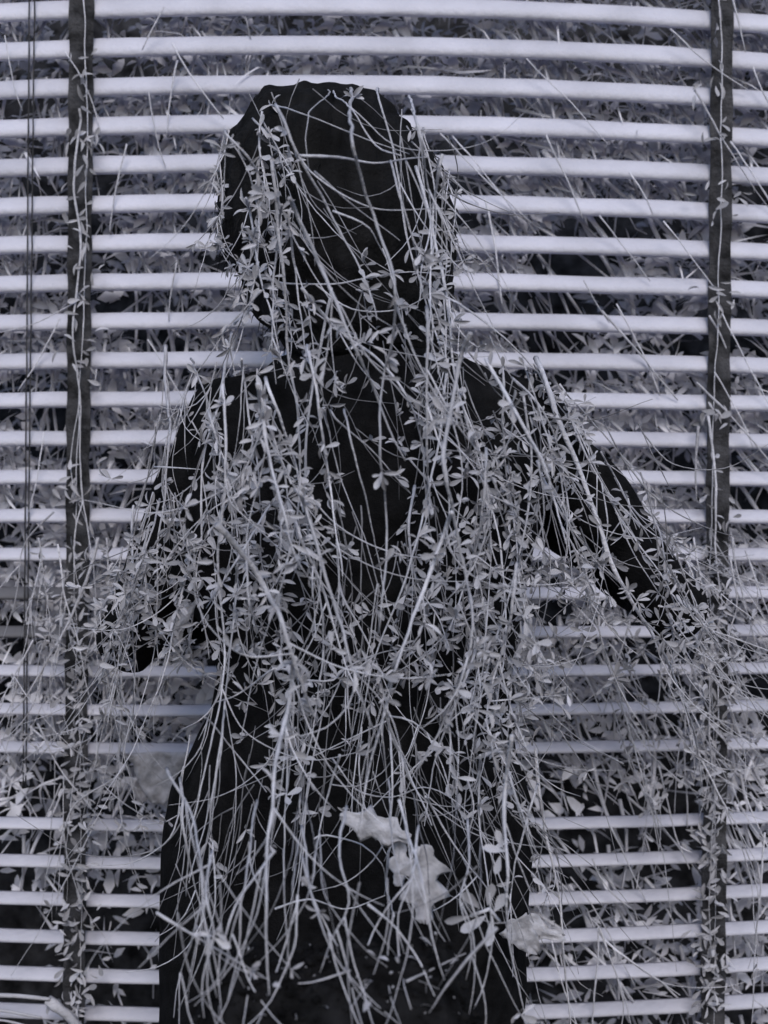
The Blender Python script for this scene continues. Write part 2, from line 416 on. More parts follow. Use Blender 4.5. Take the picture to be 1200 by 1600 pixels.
def vine(pts, thick, label=None, cat='vine', group=None, Y=None, leafy=1.0, name='vine', twigs=0, mat='stem', taper=.32, root=None, twig_len=(90, 320), leaf_px=(10, 27)):
    """pts in photo pixels (x, y[, depth]); a thing with stem, twigs and leaves"""
    if Y is None: Y = random.uniform(-.82, -.76) if thick >= 6 else random.uniform(-.74, -.54)
    W = []; heap = None
    for q in pts:
        if 235 < q[0] < 840 and 1380 < q[1] < 1640:
            h = on_mound(q[0], q[1])
            if h is not None and (heap is None or h.y > heap): heap = h.y - .008
    for k, q in enumerate(pts):
        yy = q[2] if len(q) > 2 else Y + .03 * math.sin(k * 1.7 + Y * 40)
        if heap is not None and q[1] > 1120:              # comes forward to lie on the heap
            f = min(1, (q[1] - 1120) / 260); h = on_mound(q[0], q[1]) if q[1] > 1330 and 235 < q[0] < 840 else None
            yy = min(yy, yy + (heap - yy) * f, h.y - .008 if h is not None else 9)
        W.append(at(q[0], q[1], yy))
    path = stem_path(W)
    new = root is None
    if new:
        root = link(name, None, loc=W[-1]); tag(root, label, cat, group)
    r0 = thick * .5 * K * 1.68
    V, F = tube([p - root.location for p in path], lambda t: r0 * (1 - (1 - taper) * t), 6, knob=.35)
    link('stem' if new else 'twig', mesh('stem', V, F, True), M[mat], root)
    # leaves in little clusters at the nodes
    acc = random.uniform(.0, .02); last = path[0]
    for i in range(1, len(path) - 1):
        acc += (path[i] - last).length; last = path[i]
        if acc > .029:
            acc = random.uniform(-.008, .006); u, v_ = px_of(path[i])
            if random.random() < leafiness(u, v_) * leafy:
                d = (path[i + 1] - path[i - 1]).normalized()
                for k in range(random.choice((3, 4, 5, 6, 7))):
                    side = Vector((random.gauss(0, 1), random.gauss(-.25, .6), random.gauss(.1, .8)))
                    add_leaf(root, path[i] + d * random.uniform(-.004, .004), (side.normalized() + d * random.uniform(-.3, .7)), random.uniform(*leaf_px) * K * 1.68)
    for k in range(twigs):
        j = random.randrange(max(1, len(path) // 10), max(2, int(len(path) * .92))); u, v_ = px_of(path[j])
        ang = flow(u, v_) + random.gauss(0, .20); L = random.uniform(*twig_len); bend = random.gauss(0, .45); q = []
        yy = path[j].y
        for t in (0, .35, .7, 1):
            a = ang + bend * t; q.append((u + L * t * math.cos(a), v_ + L * t * math.sin(a), yy + random.uniform(-.03, .03) * t))
        if in_core(q) and random.random() < .72: continue
        vine(q, random.uniform(1.7, 3.0), root=root, leafy=leafy * 1.0, mat=mat, leaf_px=leaf_px)
    return root

def in_core(q):
    """the nearly bare black hollows of chest and hair"""
    return any(((p[0] - 575) / 36) ** 2 + ((p[1] - 735) / 175) ** 2 < 1 or ((p[0] - 545) / 52) ** 2 + ((p[1] - 300) / 100) ** 2 < 1 or ((p[0] - 300) / 50) ** 2 + ((p[1] - 1120) / 90) ** 2 < 1 for p in q)

def flow(px, py):
    """main hanging direction of the stems (angle from +x, photo pixels, y down)"""
    u = (px - 560) / 600
    base = math.radians(90 - 38 * u) if u > 0 else math.radians(88 - 14 * u)
    if 420 < px < 700 and py < 800: base = math.radians(66)
    if random.random() < .10: base += random.choice((-1, 1)) * random.uniform(.5, 1.2)
    return base

# ------------------------------------------------------------------ vines traced over the person: (label, thickness, side twigs, leafiness, points)
OVER = lambda x: [(x, 160, -.06), (x, 141, -.32), (x, 148, -.54)]      # a stem that comes over the crown of the head from the screen behind
VINES = [
 ('long pale stem hanging down the middle of the dark figure from crown to waist', 7.5, 4, .5, OVER(548) + [(550, 213), (560, 263), (583, 337), (610, 410), (616, 450), (612, 527), (597, 590), (592, 663), (593, 717), (603, 790), (605, 863), (597, 930), (590, 990)]),
 ('stem slanting across the dark hair from upper left to neck', 5, 3, .5, [(430, 165), (445, 193), (472, 253), (517, 330), (567, 430), (590, 500)]),
 ('stout stem running from the hair down right to the chest', 6.5, 5, .6, [(455, 310), (463, 330), (493, 397), (530, 487), (557, 550), (590, 623), (633, 720)]),
 ('short arched stem at the crown of the dark head', 4.5, 1, .2, OVER(512) + [(485, 177), (478, 217), (482, 263)]),
 ('stem curving from the crown to the right temple', 5, 2, .4, OVER(522) + [(550, 173), (587, 227), (627, 243)]),
 ('thin stem crossing the forehead height nearly level', 4, 1, .3, [(393, 160, -.30), (430, 166, -.5), (470, 177), (573, 218), (640, 240)]),
 ('level knobbly stem lying across the middle of the head', 5, 3, .6, [(465, 243), (473, 243), (530, 245), (583, 255), (630, 248), (667, 245)]),
 ('bowed stem on the left side of the bushy hair', 4.5, 3, .8, [(352, 205), (355, 210), (387, 243), (410, 287), (413, 317)]),
 ('stem down the left cheek side to the left of the neck', 4.5, 4, 1, [(385, 310), (390, 333), (403, 410), (427, 497), (440, 560)]),
 ('nearly upright stem left of the neck', 4, 4, 1, [(440, 320), (437, 343), (427, 447), (427, 527), (430, 600)]),
 ('slim upright stem just right of another left of the neck', 4, 3, .8, [(450, 330), (452, 350), (463, 430), (475, 523), (480, 570)]),
 ('stem following the right outline of the dark hair', 5, 3, .6, [(640, 150, -.40), (650, 190), (670, 277), (673, 343), (660, 413), (655, 470)]),
 ('stem joining the right edge of the hair to the neck', 5, 4, .8, [(692, 240), (688, 263), (677, 330), (675, 430), (672, 520)]),
 ('thin level stem strung across the neck', 3.5, 2, .7, [(370, 410), (430, 440), (517, 443), (570, 435), (640, 425), (720, 432)]),
 ('slanting stem from the neck to the right breast', 5.5, 4, .6, [(473, 450), (510, 497), (543, 527), (597, 567), (637, 620), (660, 690), (665, 760)]),
 ('faint thin stem inside the dark of the hair', 3.5, 1, .15, [(490, 268), (500, 277), (570, 337), (623, 377)]),
 ('short curved stem at the right of the dark face area', 3.5, 1, .2, [(520, 330), (577, 357), (605, 410)]),
 ('leafy sprig hanging at the right temple', 4, 2, 1.0, [(612, 250), (620, 290), (640, 357), (650, 400)]),
 ('stem leaving the neck down to the right shoulder', 4.5, 4, .8, [(660, 440), (683, 457), (727, 483), (790, 530), (845, 585)]),
 ('stout pale stem down the left breast', 6.5, 5, .9, [(400, 600), (410, 647), (430, 747), (443, 813), (460, 880)]),
 ('stem close beside the stout one on the left breast', 5, 4, 1, [(412, 620), (417, 647), (440, 730), (450, 807)]),
 ('slim upright stem below the left shoulder', 4.5, 4, .9, [(376, 560), (380, 590), (393, 680), (400, 733), (405, 800)]),
 ('stem down the outer left breast', 4.5, 4, .9, [(325, 640), (333, 670), (353, 747), (370, 847), (372, 930)]),
 ('leafy stem from the collar down the left of the dark gap', 5, 5, 1, [(480, 540), (487, 573), (503, 670), (513, 747), (527, 843), (535, 900)]),
 ('densely leaved stem under the left collar', 5.5, 6, 1.3, [(415, 590), (427, 623), (457, 710), (467, 757), (475, 800)]),
 ('long stout stem from left breast to the fan of stems at the waist', 6.5, 5, .5, [(470, 770), (480, 803), (517, 927), (547, 1030), (580, 1130), (590, 1160)]),
 ('second long stem running beside it towards the waist', 5.5, 4, .5, [(462, 810), (470, 837), (507, 927), (543, 1040), (577, 1117)]),
 ('thin stem hanging at the left of the black gap', 3.5, 2, .3, [(538, 640), (543, 670), (563, 747), (590, 863), (600, 930)]),
 ('fine faint stem inside the black gap of the chest', 2.8, 2, .2, [(508, 640), (513, 663), (537, 757), (577, 863), (600, 960)]),
 ('straight upright stem on the right of the neck and breast', 5, 5, .8, [(664, 480), (667, 530), (668, 697), (667, 777), (662, 850)]),
 ('long bowed stem down the right breast to the hip', 6.5, 6, .7, [(735, 520), (720, 570), (697, 680), (695, 747), (713, 830), (730, 897), (738, 960), (725, 1040), (692, 1130), (655, 1200)]),
 ('wavy stem right of the black gap', 5, 4, .8, [(650, 760), (643, 790), (640, 830), (653, 913), (685, 965), (700, 1010)]),
 ('long straight stem crossing down left through the fan at the waist', 6, 3, .4, [(705, 800), (700, 823), (663, 927), (627, 1013), (600, 1110), (573, 1217), (565, 1283)]),
 ('thick broken stem end among leaves at the left waist', 10, 3, .6, [(340, 820), (397, 890), (417, 927), (440, 973), (470, 1057), (493, 1133)]),
 ('stem crossing down left over the left breast', 4.5, 3, .8, [(440, 765), (427, 780), (380, 857), (340, 923), (325, 950)]),
 ('thin stem slanting right across the black gap', 3.2, 1, .3, [(515, 640), (523, 653), (587, 710), (643, 770)]),
 ('leafy stem hanging long down the left thigh to the earth', 7, 7, 1.1, [(460, 1030), (457, 1047), (450, 1103), (433, 1190), (423, 1263), (412, 1323), (416, 1420), (420, 1555, -.80)]),
 ('leafy stem close to the right of the long thigh stem', 5, 4, 1, [(452, 1090), (450, 1117), (447, 1197), (445, 1297), (440, 1380)]),
 ('upright stem dropping from the middle of the fan', 4.5, 3, .2, [(603, 1100), (603, 1117), (613, 1190), (610, 1323), (600, 1400)]),
 ('straight stem of the fan slanting down right', 5.5, 3, .2, [(600, 1105), (607, 1130), (632, 1195), (660, 1253), (675, 1290)]),
 ('arching stem of the fan reaching right', 4, 2, .3, [(605, 1118), (613, 1120), (645, 1128), (683, 1160), (720, 1215)]),
 ('short stem of the fan pointing straight down', 5, 1, .1, [(600, 1110), (597, 1143), (603, 1207), (604, 1235)]),
 ('slim stem entering the fan from above', 4, 3, .4, [(530, 910), (540, 937), (583, 1023), (603, 1097), (607, 1130)]),
 ('stem slanting down left over the right hip', 5, 4, .7, [(745, 1010), (727, 1063), (693, 1147), (670, 1237), (662, 1290)]),
 ('thin stem hanging below the waist left of the fan', 4, 3, .4, [(530, 1180), (520, 1213), (500, 1297), (490, 1370)]),
 ('long thin arch over the thighs from left to right', 3.4, 2, .2, [(520, 1185), (527, 1197), (557, 1233), (613, 1245), (663, 1230), (713, 1253), (760, 1310), (790, 1345)]),
 ('thin stem down the left edge of the coat', 4, 3, .3, [(372, 880), (370, 930), (360, 1030), (350, 1130), (343, 1230), (330, 1275)]),
 ('stem slanting right over the dark left hip', 3.8, 2, .2, [(318, 1120), (330, 1130), (380, 1193), (417, 1237)]),
 ('twig reaching left from the left waist', 3.8, 1, .6, [(455, 1047), (430, 1045), (400, 1065), (367, 1087), (335, 1097)]),
 ('leafy level stem across the waist', 4, 4, 1.3, [(465, 1060), (473, 1063), (520, 1063), (547, 1040), (597, 1020), (650, 1010)]),
 ('stem standing at the right edge of the coat above the earth', 6.5, 5, .5, [(800, 1150), (792, 1215), (787, 1262), (795, 1350), (792, 1425), (800, 1510, -.78)]),
 ('thin leaning stem meeting the right edge stem', 4.5, 2, .3, [(842, 1225), (832, 1252), (807, 1350), (797, 1412), (793, 1440)]),
 ('long pale stem running down across the lower right slats', 6.5, 2, .1, [(836, 1170, -.2), (840, 1200, -.2), (850, 1287, -.2), (870, 1387, -.2), (880, 1475, -.2), (888, 1600, -.2), (890, 1680, -.2)]),
 ('straight bare stick lying on the dark earth at lower right', 5, 0, 0, [(775, 1450, -.80), (725, 1505, -.83), (670, 1582, -.88)]),
 ('slack thin stem hanging onto the earth in the middle', 4.5, 2, .2, [(622, 1250), (632, 1287), (657, 1380), (672, 1450), (694, 1532, -.82)]),
 ('short bent stem touching the top of the earth', 4, 1, .1, [(612, 1310), (605, 1340), (605, 1390), (617, 1432, -.78)]),
 ('thin upright stem above the large leaves at lower right', 4, 3, .6, [(748, 1180), (750, 1215), (752, 1300), (767, 1395), (772, 1430)]),
 ('stem slanting from the ragged dead leaf to the lower right', 4, 2, .3, [(665, 1245), (675, 1262), (722, 1340), (757, 1385), (775, 1420)]),
 ('faint thin twig lying low on the earth', 3, 0, 0, [(637, 1535, -.84), (690, 1510, -.82), (732, 1490, -.80)]),
 ('leafy stem hanging below the left hip', 5.5, 5, .9, [(283, 1215), (285, 1250), (285, 1300), (310, 1400), (325, 1450), (330, 1490)]),
 ('stem slanting in to join the leafy one below the left hip', 4.5, 3, .6, [(262, 1200), (265, 1215), (300, 1280), (315, 1375), (327, 1490), (340, 1560)]),
 ('thin crooked stem at the lower left coat edge', 4, 2, .6, [(312, 1415), (310, 1430), (300, 1470), (280, 1530), (272, 1590)]),
 ('thin stem dropping past the left hip', 3.6, 2, .2, [(350, 1110), (345, 1150), (330, 1275), (335, 1330)]),
 ('stem slanting right across the lower left coat', 4, 2, .3, [(245, 1425, -.5), (325, 1475, -.6), (410, 1525, -.7)]),
 ('drooping stem ending on the earth below the left thigh', 4, 3, .4, [(470, 1290), (475, 1315), (490, 1400), (525, 1475), (567, 1540, -.82)]),
 ('arching twig in the dark over the left thigh', 3.6, 1, .2, [(490, 1310), (510, 1305), (565, 1320), (595, 1350), (605, 1385)]),
 ('bowed twig between the left hip and thigh stems', 3.6, 1, .3, [(430, 1330), (425, 1335), (370, 1420), (345, 1495), (340, 1540)]),
 ('upright leafy twig between thigh stems', 3.8, 3, .8, [(470, 1240), (470, 1260), (472, 1350), (460, 1420)]),
 ('pale curved stem bending out over the lower left slats', 4.5, 2, .4, [(195, 1195, -.15), (180, 1215, -.15), (120, 1255, -.15), (95, 1310, -.15), (70, 1375, -.15)]),
 ('stout bare stem slanting down left across the left strap', 8, 2, .5, [(152, 840, -.10), (145, 870, -.10), (110, 965, -.12), (45, 1080, -.14), (20, 1112, -.14)]),
 ('long wavy pale stem climbing the left strap', 5.5, 3, .25, [(122, 170, -.06), (125, 185, -.05), (120, 245, -.05), (118, 300, -.05), (127, 380, -.05), (118, 460, -.05), (115, 520, -.05), (122, 600, -.05), (125, 680, -.05), (128, 760, -.05), (140, 850, -.06), (148, 900, -.07), (150, 1000, -.08), (157, 1085, -.08)]),
 ('pale stem along the outside of the left upper arm', 6.5, 4, .7, [(258, 540, -.2), (262, 620, -.3), (265, 680, -.42), (255, 780, -.46), (246, 850, -.48), (245, 900, -.48), (248, 1040, -.48)]),
 ('stem over the left shoulder and upper arm', 6, 5, .8, [(362, 520, -.3), (350, 590, -.46), (338, 640, -.5), (320, 710, -.52), (316, 850, -.52), (310, 910, -.52), (325, 1030, -.52)]),
 ('straight stem down past the left elbow', 4.5, 4, .7, [(208, 790, -.3), (206, 815, -.32), (207, 950, -.45), (210, 1100, -.35), (208, 1160, -.3)]),
 ('stem slanting inwards over the left upper arm', 4.5, 4, .7, [(300, 560, -.3), (310, 590, -.45), (340, 680, -.5), (370, 800, -.52), (380, 860, -.52)]),
 ('short level twig poking left from the left arm', 3.5, 0, 0, [(240, 730, -.46), (280, 731, -.48), (315, 733, -.5)]),
 ('thick pale stem sweeping down the right arm and across the lower right slats', 9, 6, .5, [(838, 560, -.40), (850, 585, -.46), (870, 650, -.5), (900, 720, -.5), (925, 790, -.5), (960, 890, -.5), (1000, 960, -.46), (1040, 1030, -.4), (1072, 1105, -.3), (1090, 1170, -.2), (1096, 1230, -.15)]),
 ('stem beside it over the right shoulder', 6, 5, .7, [(760, 560), (775, 590), (815, 660), (850, 730), (870, 790), (885, 850)]),
 ('slim upright stem below the right shoulder', 4, 5, .9, [(786, 560), (785, 590), (787, 700), (800, 780), (807, 850), (806, 920)]),
 ('thin stem slanting right over slats beside the right shoulder', 4, 1, .2, [(875, 600, -.3), (885, 615, -.3), (935, 670, -.2), (990, 730, -.15), (1050, 800, -.12)]),
 ('slim stem in the gap under the right arm', 4.5, 2, .3, [(895, 850, -.35), (905, 885, -.35), (925, 950, -.35), (940, 1010, -.3), (965, 1080, -.25)]),
 ('short stub of pale stem left of the right strap', 7, 0, 0, [(1092, 665, -.05), (1090, 690, -.05), (1087, 785, -.05)]),
 ('pale stem climbing the right strap at arm height', 5.5, 3, .3, [(1108, 650, -.06), (1112, 690, -.06), (1118, 760, -.06), (1120, 860, -.06), (1128, 960, -.06)]),
 ('thin stem hanging at the right border beside the elbow', 4.5, 3, .4, [(1145, 840, -.1), (1150, 880, -.1), (1170, 970, -.1), (1198, 1045, -.1)]),
 ('forked stem running down right below the right elbow', 5, 3, .3, [(1080, 1150, -.16), (1095, 1185, -.14), (1150, 1290, -.12), (1185, 1350, -.12)]),
 ('stem slanting down right across the lowest right slats', 5, 1, .1, [(935, 1455, -.12), (945, 1470, -.12), (1000, 1510, -.12), (1060, 1555, -.12)]),
 ('stem leaning steeply at the bottom right slats', 4.5, 1, .1, [(938, 1450, -.14), (948, 1475, -.14), (970, 1540, -.14), (988, 1610, -.14)]),
 ('upright thin stem at the lower right border', 4.5, 1, .1, [(1195, 1300, -.1), (1190, 1360, -.1), (1180, 1480, -.1), (1175, 1610, -.1)]),
 ('straight twig slanting over the upper right strap', 4.5, 0, .1, [(1085, 140, -.05), (1115, 190, -.05), (1155, 258, -.05), (1200, 325, -.05)]),
 ('short pale twig at the top right corner', 5, 0, 0, [(1143, -8, -.05), (1150, 20, -.05), (1166, 82, -.05)]),
 ('stem crossing the dark left elbow', 4, 3, .7, [(250, 780, -.44), (230, 850, -.5), (190, 960, -.5), (160, 1040, -.45)]),
 ('leafy stem over the right hip edge', 5, 6, 1.2, [(810, 880), (800, 950), (780, 1030), (760, 1110), (765, 1170)]),
 ('leafy stem on the right breast above the hip', 4.5, 6, 1.3, [(760, 700), (755, 770), (745, 850), (720, 930), (700, 985)]),
 ('leafy stem lying on the right forearm', 4.5, 5, 1.1, [(840, 720, -.5), (870, 790, -.52), (905, 850, -.5), (930, 900, -.5)]),
 ('thin stem on the dark right sleeve by the elbow', 3.5, 3, .6, [(965, 800, -.46), (1000, 850, -.48), (1040, 910, -.48), (1075, 990, -.42)]),
 ('leafy twigs hanging behind the right elbow', 4, 5, 1.2, [(1075, 860, -.2), (1080, 920, -.2), (1095, 990, -.2), (1090, 1060, -.15)]),
 ('leafy twigs over the slats at the left elbow', 4, 5, 1.0, [(90, 850, -.1), (100, 920, -.1), (120, 1000, -.1), (140, 1090, -.1), (150, 1150, -.08)]),
 ('thin crossing stem left of the left elbow', 4, 1, .3, [(85, 800, -.06), (40, 850, -.06), (28, 920, -.06), (5, 1000, -.06)]),
 ('leafy stem among the slats below the right elbow', 4, 6, 1.0, [(960, 1060, -.1), (985, 1150, -.1), (1010, 1240, -.1), (1030, 1330, -.1)]),
 ('leafy stem low on the right strap', 4, 6, .9, [(1112, 1000, -.06), (1108, 1120, -.06), (1116, 1240, -.06), (1108, 1370, -.06), (1112, 1500, -.06)]),
 ('second leafy stem in the left of the dark hair', 4, 5, 1.3, [(410, 175, -.53), (402, 230, -.54), (412, 290, -.55), (405, 350, -.55), (420, 410, -.55)]),
 ('leafy sprig on the upper left of the crown', 3.5, 4, 1.3, [(395, 185, -.5), (425, 215, -.54), (440, 260, -.56), (445, 315, -.56)]),
 ('leafy stem over the dark left forearm', 4.5, 6, 1.2, [(300, 830, -.52), (290, 900, -.53), (275, 960, -.53), (262, 1030, -.5)]),
 ('leafy stem covering the left elbow', 4.5, 6, 1.2, [(235, 820, -.48), (215, 890, -.5), (200, 960, -.5), (215, 1050, -.45)]),
 ('stem crossing the left elbow towards the strap', 5, 4, .8, [(250, 850, -.45), (200, 930, -.45), (170, 1010, -.35), (150, 1100, -.2)]),
 ('leafy stem over the slats outside the right elbow', 4, 6, 1.2, [(1140, 870, -.1), (1150, 940, -.1), (1140, 1010, -.1), (1160, 1090, -.1)]),
 ('leafy stem along the right elbow outline', 4, 6, 1.2, [(1060, 850, -.3), (1085, 910, -.3), (1080, 980, -.3), (1100, 1040, -.2)]),
 ('long sweeping stem from the left temple to the left hip', 5, 4, .5, [(425, 250), (440, 400), (452, 560), (470, 720), (450, 880), (405, 1020), (375, 1160)]),
 ('long sweeping stem from the crown down to the right hip', 5, 3, .4, OVER(590) + [(615, 230), (640, 380), (690, 540), (740, 680), (765, 840), (755, 1000), (725, 1150)]),
 ('long slack stem from the right temple to the right thigh', 5, 3, .5, [(650, 260), (690, 420), (715, 600), (760, 760), (790, 920), (780, 1080), (740, 1240)]),
 ('long stem bowing from the neck to the left thigh', 5, 3, .4, [(520, 450), (490, 600), (475, 760), (500, 930), (505, 1080), (480, 1230), (455, 1360)]),
 ('long stem from the left shoulder down to the lower left coat', 4.5, 4, .6, [(350, 600), (355, 740), (340, 880), (352, 1010), (335, 1150), (300, 1290), (290, 1400)]),
 ('long stem from the right collar through the middle of the waist', 4.5, 3, .4, [(700, 560), (680, 720), (640, 880), (590, 1020), (560, 1160), (545, 1300)]),
 ('long thin stem falling down the right breast onto the thigh', 4, 3, .5, [(820, 620), (830, 760), (800, 900), (770, 1020), (740, 1150), (725, 1290)]),
 ('wavy stem in the right of the dark hair', 4, 4, 1.0, [(660, 200, -.5), (655, 270, -.54), (665, 340, -.55), (650, 420, -.55)]),
 ('leafy stem on the right shoulder', 4.5, 6, 1.3, [(800, 590), (840, 630), (870, 690), (880, 760)]),
 ('leafy stem spreading over the right upper arm', 4.5, 6, 1.3, [(890, 650, -.46), (920, 720, -.48), (960, 790, -.48), (1000, 850, -.46)]),
 ('slack stem trailing over the top of the earth left of centre', 4, 3, .5, [(400, 1250), (392, 1330), (380, 1400), (362, 1460), (350, 1530)]),
 ('stem sprawling from the thighs onto the earth', 4, 3, .4, [(540, 1260), (530, 1340), (545, 1410), (520, 1470), (500, 1520)]),
 ('thin stem bent over the crest of the earth right of centre', 3.6, 3, .4, [(655, 1290), (645, 1370), (625, 1430), (632, 1490)]),
 ('leafy stem lying over the crest of the earth on the right', 4, 4, 1.6, [(730, 1280), (735, 1350), (720, 1410), (735, 1470), (725, 1530)]),
 ('leafy stem trailing at the left flank of the earth', 4, 4, 1.6, [(330, 1330), (322, 1400), (335, 1460), (318, 1530), (322, 1590)]),
 ('low crossing twig on the crest of the earth', 3.4, 2, .4, [(430, 1420), (480, 1405), (540, 1420), (600, 1400)]),
 ('tangled leafy stem low among the left slats', 4, 5, .9, [(60, 1130, -.06), (90, 1200, -.06), (140, 1260, -.06), (200, 1330, -.06)]),
]
for lab, th, tw, lf, pts in VINES:
    vine(pts, th, lab, 'vine', 'trailing vine stems', leafy=lf * .95, twigs=int(tw * (1.0 if pts[0][1] < 1150 or tw > 4 else 1.1)))

# sprigs that break up the outline of the figure
for lab, x, y, a, n in (('on the left edge of the hair at temple height', 352, 235, 100, 5), ('on the left edge of the hair at ear height', 346, 320, 88, 5), ('on the right edge of the hair at temple height', 668, 230, 75, 4),
        ('on the right edge of the hair at ear height', 700, 300, 95, 4), ('on top of the left shoulder', 330, 600, 100, 5), ('on the outer left shoulder', 285, 640, 105, 5), ('on the outer left upper arm', 255, 720, 100, 5),
        ('on the outer left arm above the elbow', 230, 800, 105, 5), ('on the very edge of the left elbow', 185, 890, 100, 6), ('under the left elbow', 190, 980, 85, 6), ('where the left forearm meets the coat', 300, 980, 95, 6), ('on top of the right shoulder', 850, 595, 60, 5), ('on the outer right shoulder', 905, 660, 60, 5),
        ('on the outer right upper arm', 960, 740, 58, 5), ('on the outer right arm above the elbow', 1025, 820, 60, 6), ('on the very edge of the right elbow', 1070, 900, 70, 7), ('under the right elbow', 1050, 985, 75, 7), ('inside the bend of the right arm', 900, 860, 60, 5), ('at the right side of the waist', 815, 1000, 90, 5), ('at the right side of the hip', 808, 1100, 85, 5),
        ('at the left side of the waist', 345, 1080, 95, 4), ('at the left side of the hip', 290, 1190, 100, 4), ('at the right coat edge above the earth', 826, 1300, 90, 4)):
    a = math.radians(a); L = random.uniform(90, 150); b = random.gauss(0, .4)
    vine([(x + L * (t - .3) * math.cos(a + b * t), y + L * (t - .3) * math.sin(a + b * t), random.uniform(-.47, -.40)) for t in (0, .35, .7, 1)], 3.6, 'leafy sprig ' + lab, 'sprig', 'leafy sprigs along the outline', leafy=2.2, twigs=n, name='sprig', twig_len=(40, 130))
for k, (lab, x, y) in enumerate((('leafy trailer between the right elbow and the strap', 1085, 880), ('leafy trailer over slats below the right elbow', 1040, 990), ('leafy trailer left of it below the right elbow', 985, 1010), ('leafy trailer beyond the right strap at elbow height', 1165, 900), ('leafy trailer between the left strap and the elbow', 165, 880),
        ('leafy trailer below the left elbow by the strap', 150, 1010), ('leafy trailer beyond the left strap at elbow height', 60, 880), ('leafy trailer low beyond the left strap', 50, 1040), ('leafy trailer right of the left strap at hip height', 190, 1080))):
    a = math.radians(random.gauss(82, 14)); L = random.uniform(150, 210)
    vine([(x + L * t * math.cos(a), y - 40 + L * t * math.sin(a + .2 * t), -.07 - .05 * (k % 2)) for t in (0, .35, .7, 1)], 4, lab, 'vine', 'trailing vine stems', leafy=1.8, twigs=8)

# thinner stems lying close to the coat, deeper in the tangle
REG = [('head', 350, 700, 180, 430, 22), ('collar', 430, 720, 480, 640, 18), ('left hip', 265, 420, 1150, 1380, 14), ('right coat edge', 720, 825, 1100, 1380, 12), ('left breast', 320, 500, 600, 850, 22), ('middle of the chest', 500, 640, 560, 900, 16), ('right breast', 640, 860, 580, 850, 26), ('left waist', 350, 520, 850, 1080, 14), ('middle of the waist', 480, 660, 880, 1090, 20),
       ('right hip', 640, 810, 850, 1150, 24), ('left thigh', 280, 480, 1130, 1330, 12), ('middle of the thighs', 470, 640, 1130, 1300, 14), ('right thigh', 640, 810, 1130, 1330, 14), ('left arm', 215, 320, 680, 960, 12), ('right arm', 880, 1050, 700, 940, 9)]
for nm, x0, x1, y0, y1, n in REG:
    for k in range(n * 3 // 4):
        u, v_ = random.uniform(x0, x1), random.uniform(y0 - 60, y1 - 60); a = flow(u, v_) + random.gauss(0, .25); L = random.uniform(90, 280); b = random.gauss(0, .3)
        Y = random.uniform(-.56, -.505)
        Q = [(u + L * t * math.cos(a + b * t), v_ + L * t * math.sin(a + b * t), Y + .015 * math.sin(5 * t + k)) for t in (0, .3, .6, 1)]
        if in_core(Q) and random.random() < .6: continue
        vine(Q, random.uniform(1.7, 3.2), ('long ' if L > 185 else 'short ') + ('thin ' if k % 2 else 'dim ') + ('stem leaning right' if a + b / 2 < 1.35 else 'stem leaning left' if a + b / 2 > 1.75 else 'upright stem') + (' against the silhouetted coat over the ' + nm if nm != 'head' else ' against the dark bushy hair'),
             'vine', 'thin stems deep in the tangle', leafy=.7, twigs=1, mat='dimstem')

# small-leaved creepers growing on the two straps
for lab, x0, x1, n in (('small-leaved creeper growing up the left dark strap', 131, 119, 190), ('small-leaved creeper growing up the right dark strap', 1124, 1110, 230)):
    r_ = vine([(x0 + 6 * math.sin(t * 9) + (x1 - x0) * t, -30 + 1680 * t, -.032) for t in np.linspace(0, 1, 14)], 2.5, lab, 'creeper', leafy=0, name='creeper', mat='btwig')
    for k in range(n):
        y = random.uniform(-20, 1610); x = x0 + (x1 - x0) * y / 1600
        if random.random() > .22 + .5 * noise.noise(Vector((y / 90, x0, 1))) + .75 * (y > 850): continue
        for j in range(3):
            add_leaf(r_, at(x + random.gauss(0, 13), y + random.gauss(0, 12), -.035 + random.uniform(-.02, .004)), Vector((random.gauss(0, 1), -.3, random.gauss(0, 1))), random.uniform(13, 24) * K * 2.25)

# ------------------------------------------------------------------ twigs seen between the slats (behind the screen)
def back_twig(x, y, ang, L, th, label, front=False):
    b = random.gauss(0, .12); Y = random.uniform(-.05, -.03) if front else random.uniform(.022, .045)
    pts = [(x + L * t * math.cos(ang + b * t), y + L * t * math.sin(ang + b * t), Y + .02 * t) for t in (0, .33, .66, 1)]
    if 'lower' not in label:
        hz = ('beyond the left strap' if x < 112 else 'just right of the left strap' if x < 220 else 'left of the figure') if x < 480 else ('above the head' if x < 720 and y < 130 else 'just right of the figure' if x < 860 else 'midway to the right strap' if x < 990 else 'just left of the right strap' if x < 1110 else 'beyond the right strap')
        ht = 'at the top edge' if y < 60 else 'at crown height' if y < 180 else 'at face height' if y < 330 else 'at neck height' if y < 480 else 'at shoulder height' if y < 640 else 'at breast height' if y < 760 else 'at elbow height'
    else:
        hz = 'low on the left' if x < 480 else 'beside the right hip' if x < 930 else 'below the right elbow' if x < 1080 else 'low by the right strap'
        ht = 'at waist height' if y < 1130 else 'at hip height' if y < 1260 else 'at thigh height' if y < 1380 else 'near the bottom edge'
    label = ('stout' if th > 5 else 'slim' if th > 3.8 else 'fine') + (' upright' if ang > 1.4 else ' slanting') + (' twig crossing the slats ' if front else ' twig behind the slats ') + hz + ' ' + ht
    vine(pts, th * (1.2 if front else 2.0), label, 'twig', 'thin twigs crossing the slats' if front else 'pale twigs behind the slats', leafy=0, name='twig', mat='btwig', taper=.7)
